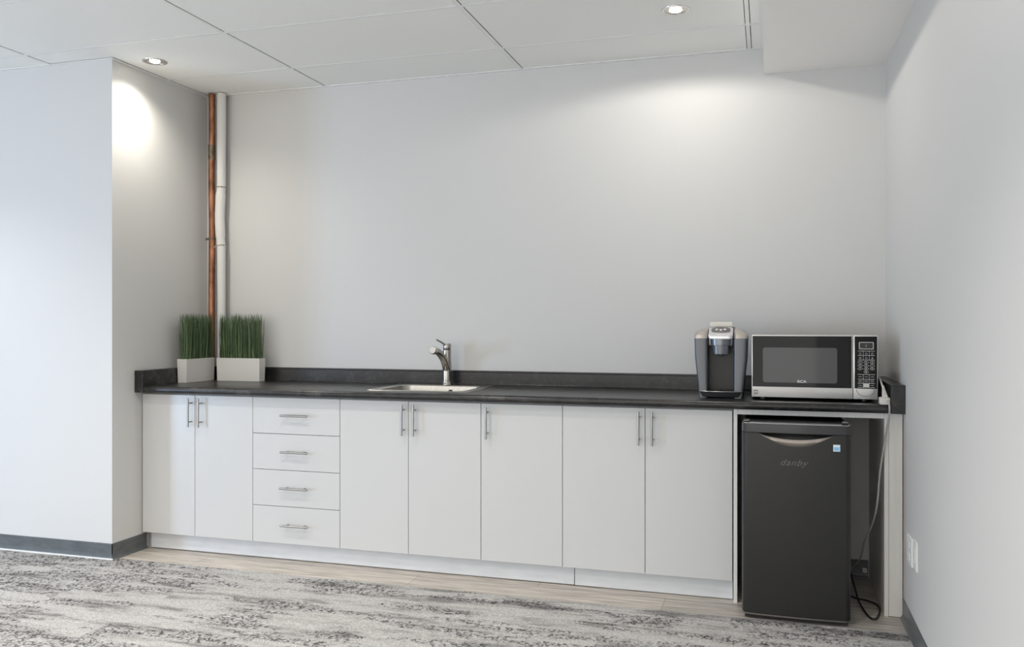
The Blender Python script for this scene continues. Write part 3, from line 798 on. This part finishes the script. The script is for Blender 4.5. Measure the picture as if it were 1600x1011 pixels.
for zr in (1.0915, 1.0775, 1.0635, 1.0495):
    for x in cxs:
        if zr < 1.05 and x != cxs[1]: continue
        dig += 1; s = str(dig % 10)
        el = [(2 * math.pi * q_ / 20) for q_ in range(20)]
        bm = bmesh.new(); ring2(bm, [(x + 0.0100 * math.cos(a_), zr + 0.0056 * math.sin(a_)) for a_ in el], [(x + 0.0088 * math.cos(a_), zr + 0.0046 * math.sin(a_)) for a_ in el], yk, yk + 0.0005)
        tb_ = text_bm(s, 0.0085, 0.0002, bold=0.0002)
        for v in tb_.verts: v.co += Vector((x - 0.0025, yk + 0.0002, zr - 0.003))
        merge(bm, tb_); obj('number_key', bm, M['print'], kp)
bm = bmesh.new()
for ra, rb in ((1.018, 1.0385), (0.9995, 1.018), (0.982, 0.9995)):
    for i_, x in enumerate(cxs):
        zc_ = (ra + rb) / 2
        if rb < 1.0 and i_ == 1: continue
        if rb == 1.018:
            for dz in (0.0030, -0.0005, -0.0040): box(bm, x - 0.0075, x + 0.0075, yk, yk + 0.0008, zc_ + dz, zc_ + dz + 0.0014)
        else: box(bm, x - 0.007, x + 0.007, yk, yk + 0.0008, zc_ - 0.0012, zc_ + 0.0014)
obj('key_words', bm, M['printd'], kp)
obj('start_key', B(3.7528, 3.7753, yk - 0.0002, yk + 0.0008, 0.9835, 0.9985), M['print'], kp)
bm = bmesh.new(); arc = [(3.7615 + 0.037 * math.cos(R(a_)), yk + 0.0015, 0.9735 + 0.031 * math.sin(R(a_))) for a_ in range(180, 361, 10)]
tube(bm, arc, 0.0010, n=6); obj('door_button', bm, M['badge'], cp)
obj('power_cord', T(spline([(mx1 - 0.004, my1 - 0.10, 1.03), (mx1 + 0.010, my1 - 0.13, 1.035), (mx1 + 0.015, -0.42, 1.025), (mx1 + 0.014, -0.50, 1.012), (mx1 + 0.0165, -0.565, 0.985)], 6), 0.0040, n=10), M['cord'], t, smooth=True)
bm = bmesh.new()
loft(bm, [[(3.829 + u_, -0.569 - k_ * 0.058, 0.988 - 0.040 * k_ + v_) for u_, v_ in rrect(-hw_, hw_, -0.006 - 0.003 * k_, 0.006 + 0.003 * k_, 0.004, 3)] for k_, hw_ in ((0, 0.005), (0.3, 0.006), (0.6, 0.009), (1.0, 0.0115))], cap0=True)
obj('plug', bm, M['cord'], t, smooth=True)

# extension cord
t = thing('extension_cord', 'white extension cord hanging from the counter edge beside the fridge', 'cord', (3.829, -0.62, CT))
obj('socket_block', B(3.8075, 3.8500, -0.640, -0.590, CT + 0.0005, 0.947, bev=0.006, seg=3), M['cord'], t, smooth=True)
pts = [(3.835, -0.636, 0.932), (3.839, -0.650, 0.932), (3.8425, -0.658, 0.920), (3.8435, -0.659, 0.890), (3.842, -0.640, 0.850), (3.8375, -0.610, 0.800), (3.826, -0.602, 0.720), (3.8125, -0.600, 0.620), (3.802, -0.590, 0.48),
       (3.790, -0.52, 0.38), (3.770, -0.42, 0.28), (3.765, -0.33, 0.19), (3.745, -0.27, 0.13), (3.70, -0.20, 0.08), (3.62, -0.12, 0.05)]
obj('cable', T(spline(pts, 8), 0.0040, n=10), M['cordg'], t, smooth=True)

# ================================================================ COFFEE MAKER
kx0, kx1, ky = 3.020, 3.262, -0.500
kc = (kx0 + kx1) / 2
t = thing('coffee_maker', 'slate and silver single-serve coffee maker left of the microwave', 'coffee maker', (kc, -0.36, CT))
zb = CT + 0.0005
def wing(s):      # side wing, tapering to the foot; s = -1 left, +1 right
    def ring(z, out, inn, yf_, yb_, r_):
        x0_, x1_ = sorted((kc + s * out, kc + s * inn)); return [(x, y, z) for x, y in rrect(x0_, x1_, yf_, yb_, r_, 4)]
    lo = [ring(zb, 0.098, 0.058, ky + 0.004, -0.225, 0.010), ring(zb + 0.03, 0.100, 0.058, ky + 0.004, -0.215, 0.012), ring(1.10, 0.1165, 0.058, ky + 0.001, -0.205, 0.014), ring(1.192, 0.1195, 0.058, ky, -0.205, 0.014)]
    hi = [ring(1.1925, 0.1200, 0.058, ky, -0.205, 0.014), ring(1.208, 0.1200, 0.058, ky + 0.004, -0.205, 0.016), ring(1.222, 0.114, 0.058, ky + 0.022, -0.21, 0.018), ring(1.232, 0.092, 0.058, ky + 0.05, -0.22, 0.012), ring(1.2375, 0.066, 0.058, ky + 0.07, -0.23, 0.003)]
    obj('side_wing', loft(bmesh.new(), lo, cap0=True), M['kside'], t, smooth=True)
    obj('wing_cap', loft(bmesh.new(), hi, cap0=True), M['kcap'], t, smooth=True)
wing(-1); wing(1)
obj('core', B(kc - 0.0575, kc + 0.0575, -0.40, -0.20, zb, 1.225, bev=0.004), M['dark'], t)
bm = bmesh.new()
obj('upper_housing', B(kc - 0.0570, kc + 0.0570, ky + 0.012, -0.3995, 1.155, 1.215, bev=0.008, seg=3), M['khead'], t, smooth=True)
bm = bmesh.new()
def elp(z, rx, ry, cy0): return [(kc + rx * math.cos(a_), cy0 + ry * math.sin(a_), z) for a_ in [2 * math.pi * q_ / 36 for q_ in range(36)]]
loft(bm, [elp(1.118, 0.036, 0.036, -0.470), elp(1.120, 0.041, 0.041, -0.470), elp(1.160, 0.044, 0.044, -0.470)], cap0=True)
loft(bm, [elp(1.161, 0.050, 0.046, -0.468), elp(1.198, 0.054, 0.046, -0.466)], cap0=True)
hd = obj('brew_head', bm, M['khead'], t, smooth=True)
obj('nozzle', lathe(bmesh.new(), [(0.006, 1.108), (0.011, 1.112), (0.013, 1.1185)], (kc, -0.470), n=18), M['khead'], hd, smooth=True)
# silver collar sloping up to the lid, with button panel
def slope(u, v):  # u across (-1..1), v 0 front ..1 back -> point on the sloping lid
    return Vector((kc + u, ky - 0.012 + 0.085 * v, 1.205 + 0.040 * v))
bm = bmesh.new(); ol = rrect(-0.054, 0.054, -0.10, 1.0, 0.001)
def lid_ring(hx, v0, v1, up, r_=0.35):
    out = []
    for x, y in rrect(-1, 1, -1, 1, r_, 6):
        p = slope(x * hx, (v0 + v1) / 2 + y * (v1 - v0) / 2); p.z += up; out.append(p[:])
    return out
loft(bm, [[(p[0], p[1], p[2] - 0.014) for p in lid_ring(0.0555, -0.02, 1.0, 0)], lid_ring(0.0560, -0.04, 1.0, -0.004), lid_ring(0.0545, -0.02, 0.99, 0.001), lid_ring(0.0525, 0.02, 0.97, 0.002)], cap0=True)
lid = obj('lid', bm, M['kring'], t, smooth=True)
bm = loft(bmesh.new(), [lid_ring(0.0430, 0.26, 0.93, 0.0018, 0.75), lid_ring(0.0420, 0.28, 0.91, 0.004, 0.75), lid_ring(0.0390, 0.32, 0.87, 0.0048, 0.75)], cap0=True)
bp_ = obj('button_panel', bm, M['kpanel'], lid, smooth=True)
for u in (-0.019, 0.0, 0.019):
    c_ = slope(u, 0.62 - (0.06 if u == 0 else 0)); rr_ = 0.0070
    bm = bmesh.new()
    n_ = 20; nrm = Vector((0, -0.040, 0.085)).normalized(); sx = Vector((1, 0, 0)); sy = nrm.cross(sx)
    rings = []
    for r2, up in ((rr_, 0.0045), (rr_, 0.0060), (rr_ * 0.8, 0.0066)):
        rings.append([(c_ + nrm * up + sx * r2 * math.cos(2 * math.pi * q_ / n_) + sy * r2 * math.sin(2 * math.pi * q_ / n_))[:] for q_ in range(n_)])
    obj('button', loft(bm, rings, cap0=True), M['kring'], bp_)
obj('drip_backplate', B(kc - 0.057, kc + 0.057, -0.4045, -0.4002, zb + 0.02, 1.15), M['dark'], t)
# drip tray
def trr(z, g_): 
    out = []
    for q_ in range(25):
        a_ = math.pi + math.pi * q_ / 24
        out.append((kc + (0.100 - g_) * math.cos(a_) * 1.0, ky + 0.012 + (0.034 - g_) * math.sin(a_), z))
    out += [(kc + 0.0570, ky + 0.012, z), (kc + 0.0570, -0.406, z), (kc - 0.0570, -0.406, z), (kc - 0.0570, ky + 0.012, z)]
    return out
tr = obj('drip_tray', loft(bmesh.new(), [trr(zb, 0.028), trr(zb + 0.006, 0.012), trr(zb + 0.0255, 0.004), trr(zb + 0.030, 0.002)], cap0=True), M['gloss'], t)
bm = bmesh.new()
rim = [(kc + 0.099 * math.cos(math.pi + math.pi * q_ / 24), ky + 0.012 + 0.033 * math.sin(math.pi + math.pi * q_ / 24), zb + 0.0315) for q_ in range(25)]
tube(bm, rim, 0.0022, n=8); obj('tray_rim', bm, M['silver'], tr, smooth=True)
bm = bmesh.new()
for k in range(11):
    x = kc - 0.050 + 0.010 * k; box(bm, x - 0.002, x + 0.002, ky - 0.012, -0.41, zb + 0.0300, zb + 0.0325)
obj('grate', bm, M['badge'], tr)
bm = T(spline([(kx1 - 0.03, -0.21, 0.935), (kx1 + 0.0, -0.195, 0.930), (kx1 + 0.018, -0.19, 0.921), (kx1 + 0.05, -0.12, 0.9195), (kx1 + 0.12, -0.08, 0.9195)], 6), 0.0035, n=8)
obj('power_cord', bm, M['bcord'], t, smooth=True)
bm = B(kc - 0.053, kc + 0.050, -0.405, -0.360, 1.246, 1.2685, bev=0.002)
obj('upper_cover', B(kc - 0.0560, kc + 0.0560, -0.408, -0.205, 1.2255, 1.2455, bev=0.004), M['kside'], t, smooth=True)
o = obj('card_box', bm, M['cream'], origin=(kc, -0.38, 1.246))
tag(o, 'small cream box lying on top of the coffee maker', 'box')

# ================================================================ WALL PLATES
t = thing('wall_outlet', 'white wall plate low on the right wall, nearer the cabinets', 'outlet', (XR, -0.80, 0.345))
pl = obj('plate', B(XR - 0.010, XR - 0.0002, -0.862, -0.745, 0.290, 0.403, bev=0.003), M['plate'], t)
for z in (0.3225, 0.3705): obj('socket', B(XR - 0.0125, XR - 0.0098, -0.820, -0.787, z - 0.014, z + 0.014, bev=0.002), M['plate'], pl)
t = thing('wall_outlet', 'narrower white wall plate low on the right wall, nearer the viewer', 'outlet', (XR, -0.94, 0.355))
pl = obj('plate', B(XR - 0.007, XR - 0.0002, -0.958, -0.882, 0.298, 0.414, bev=0.002), M['plate'], t)
obj('socket', B(XR - 0.009, XR - 0.0068, -0.936, -0.904, 0.328, 0.384, bev=0.001), M['plate'], pl)
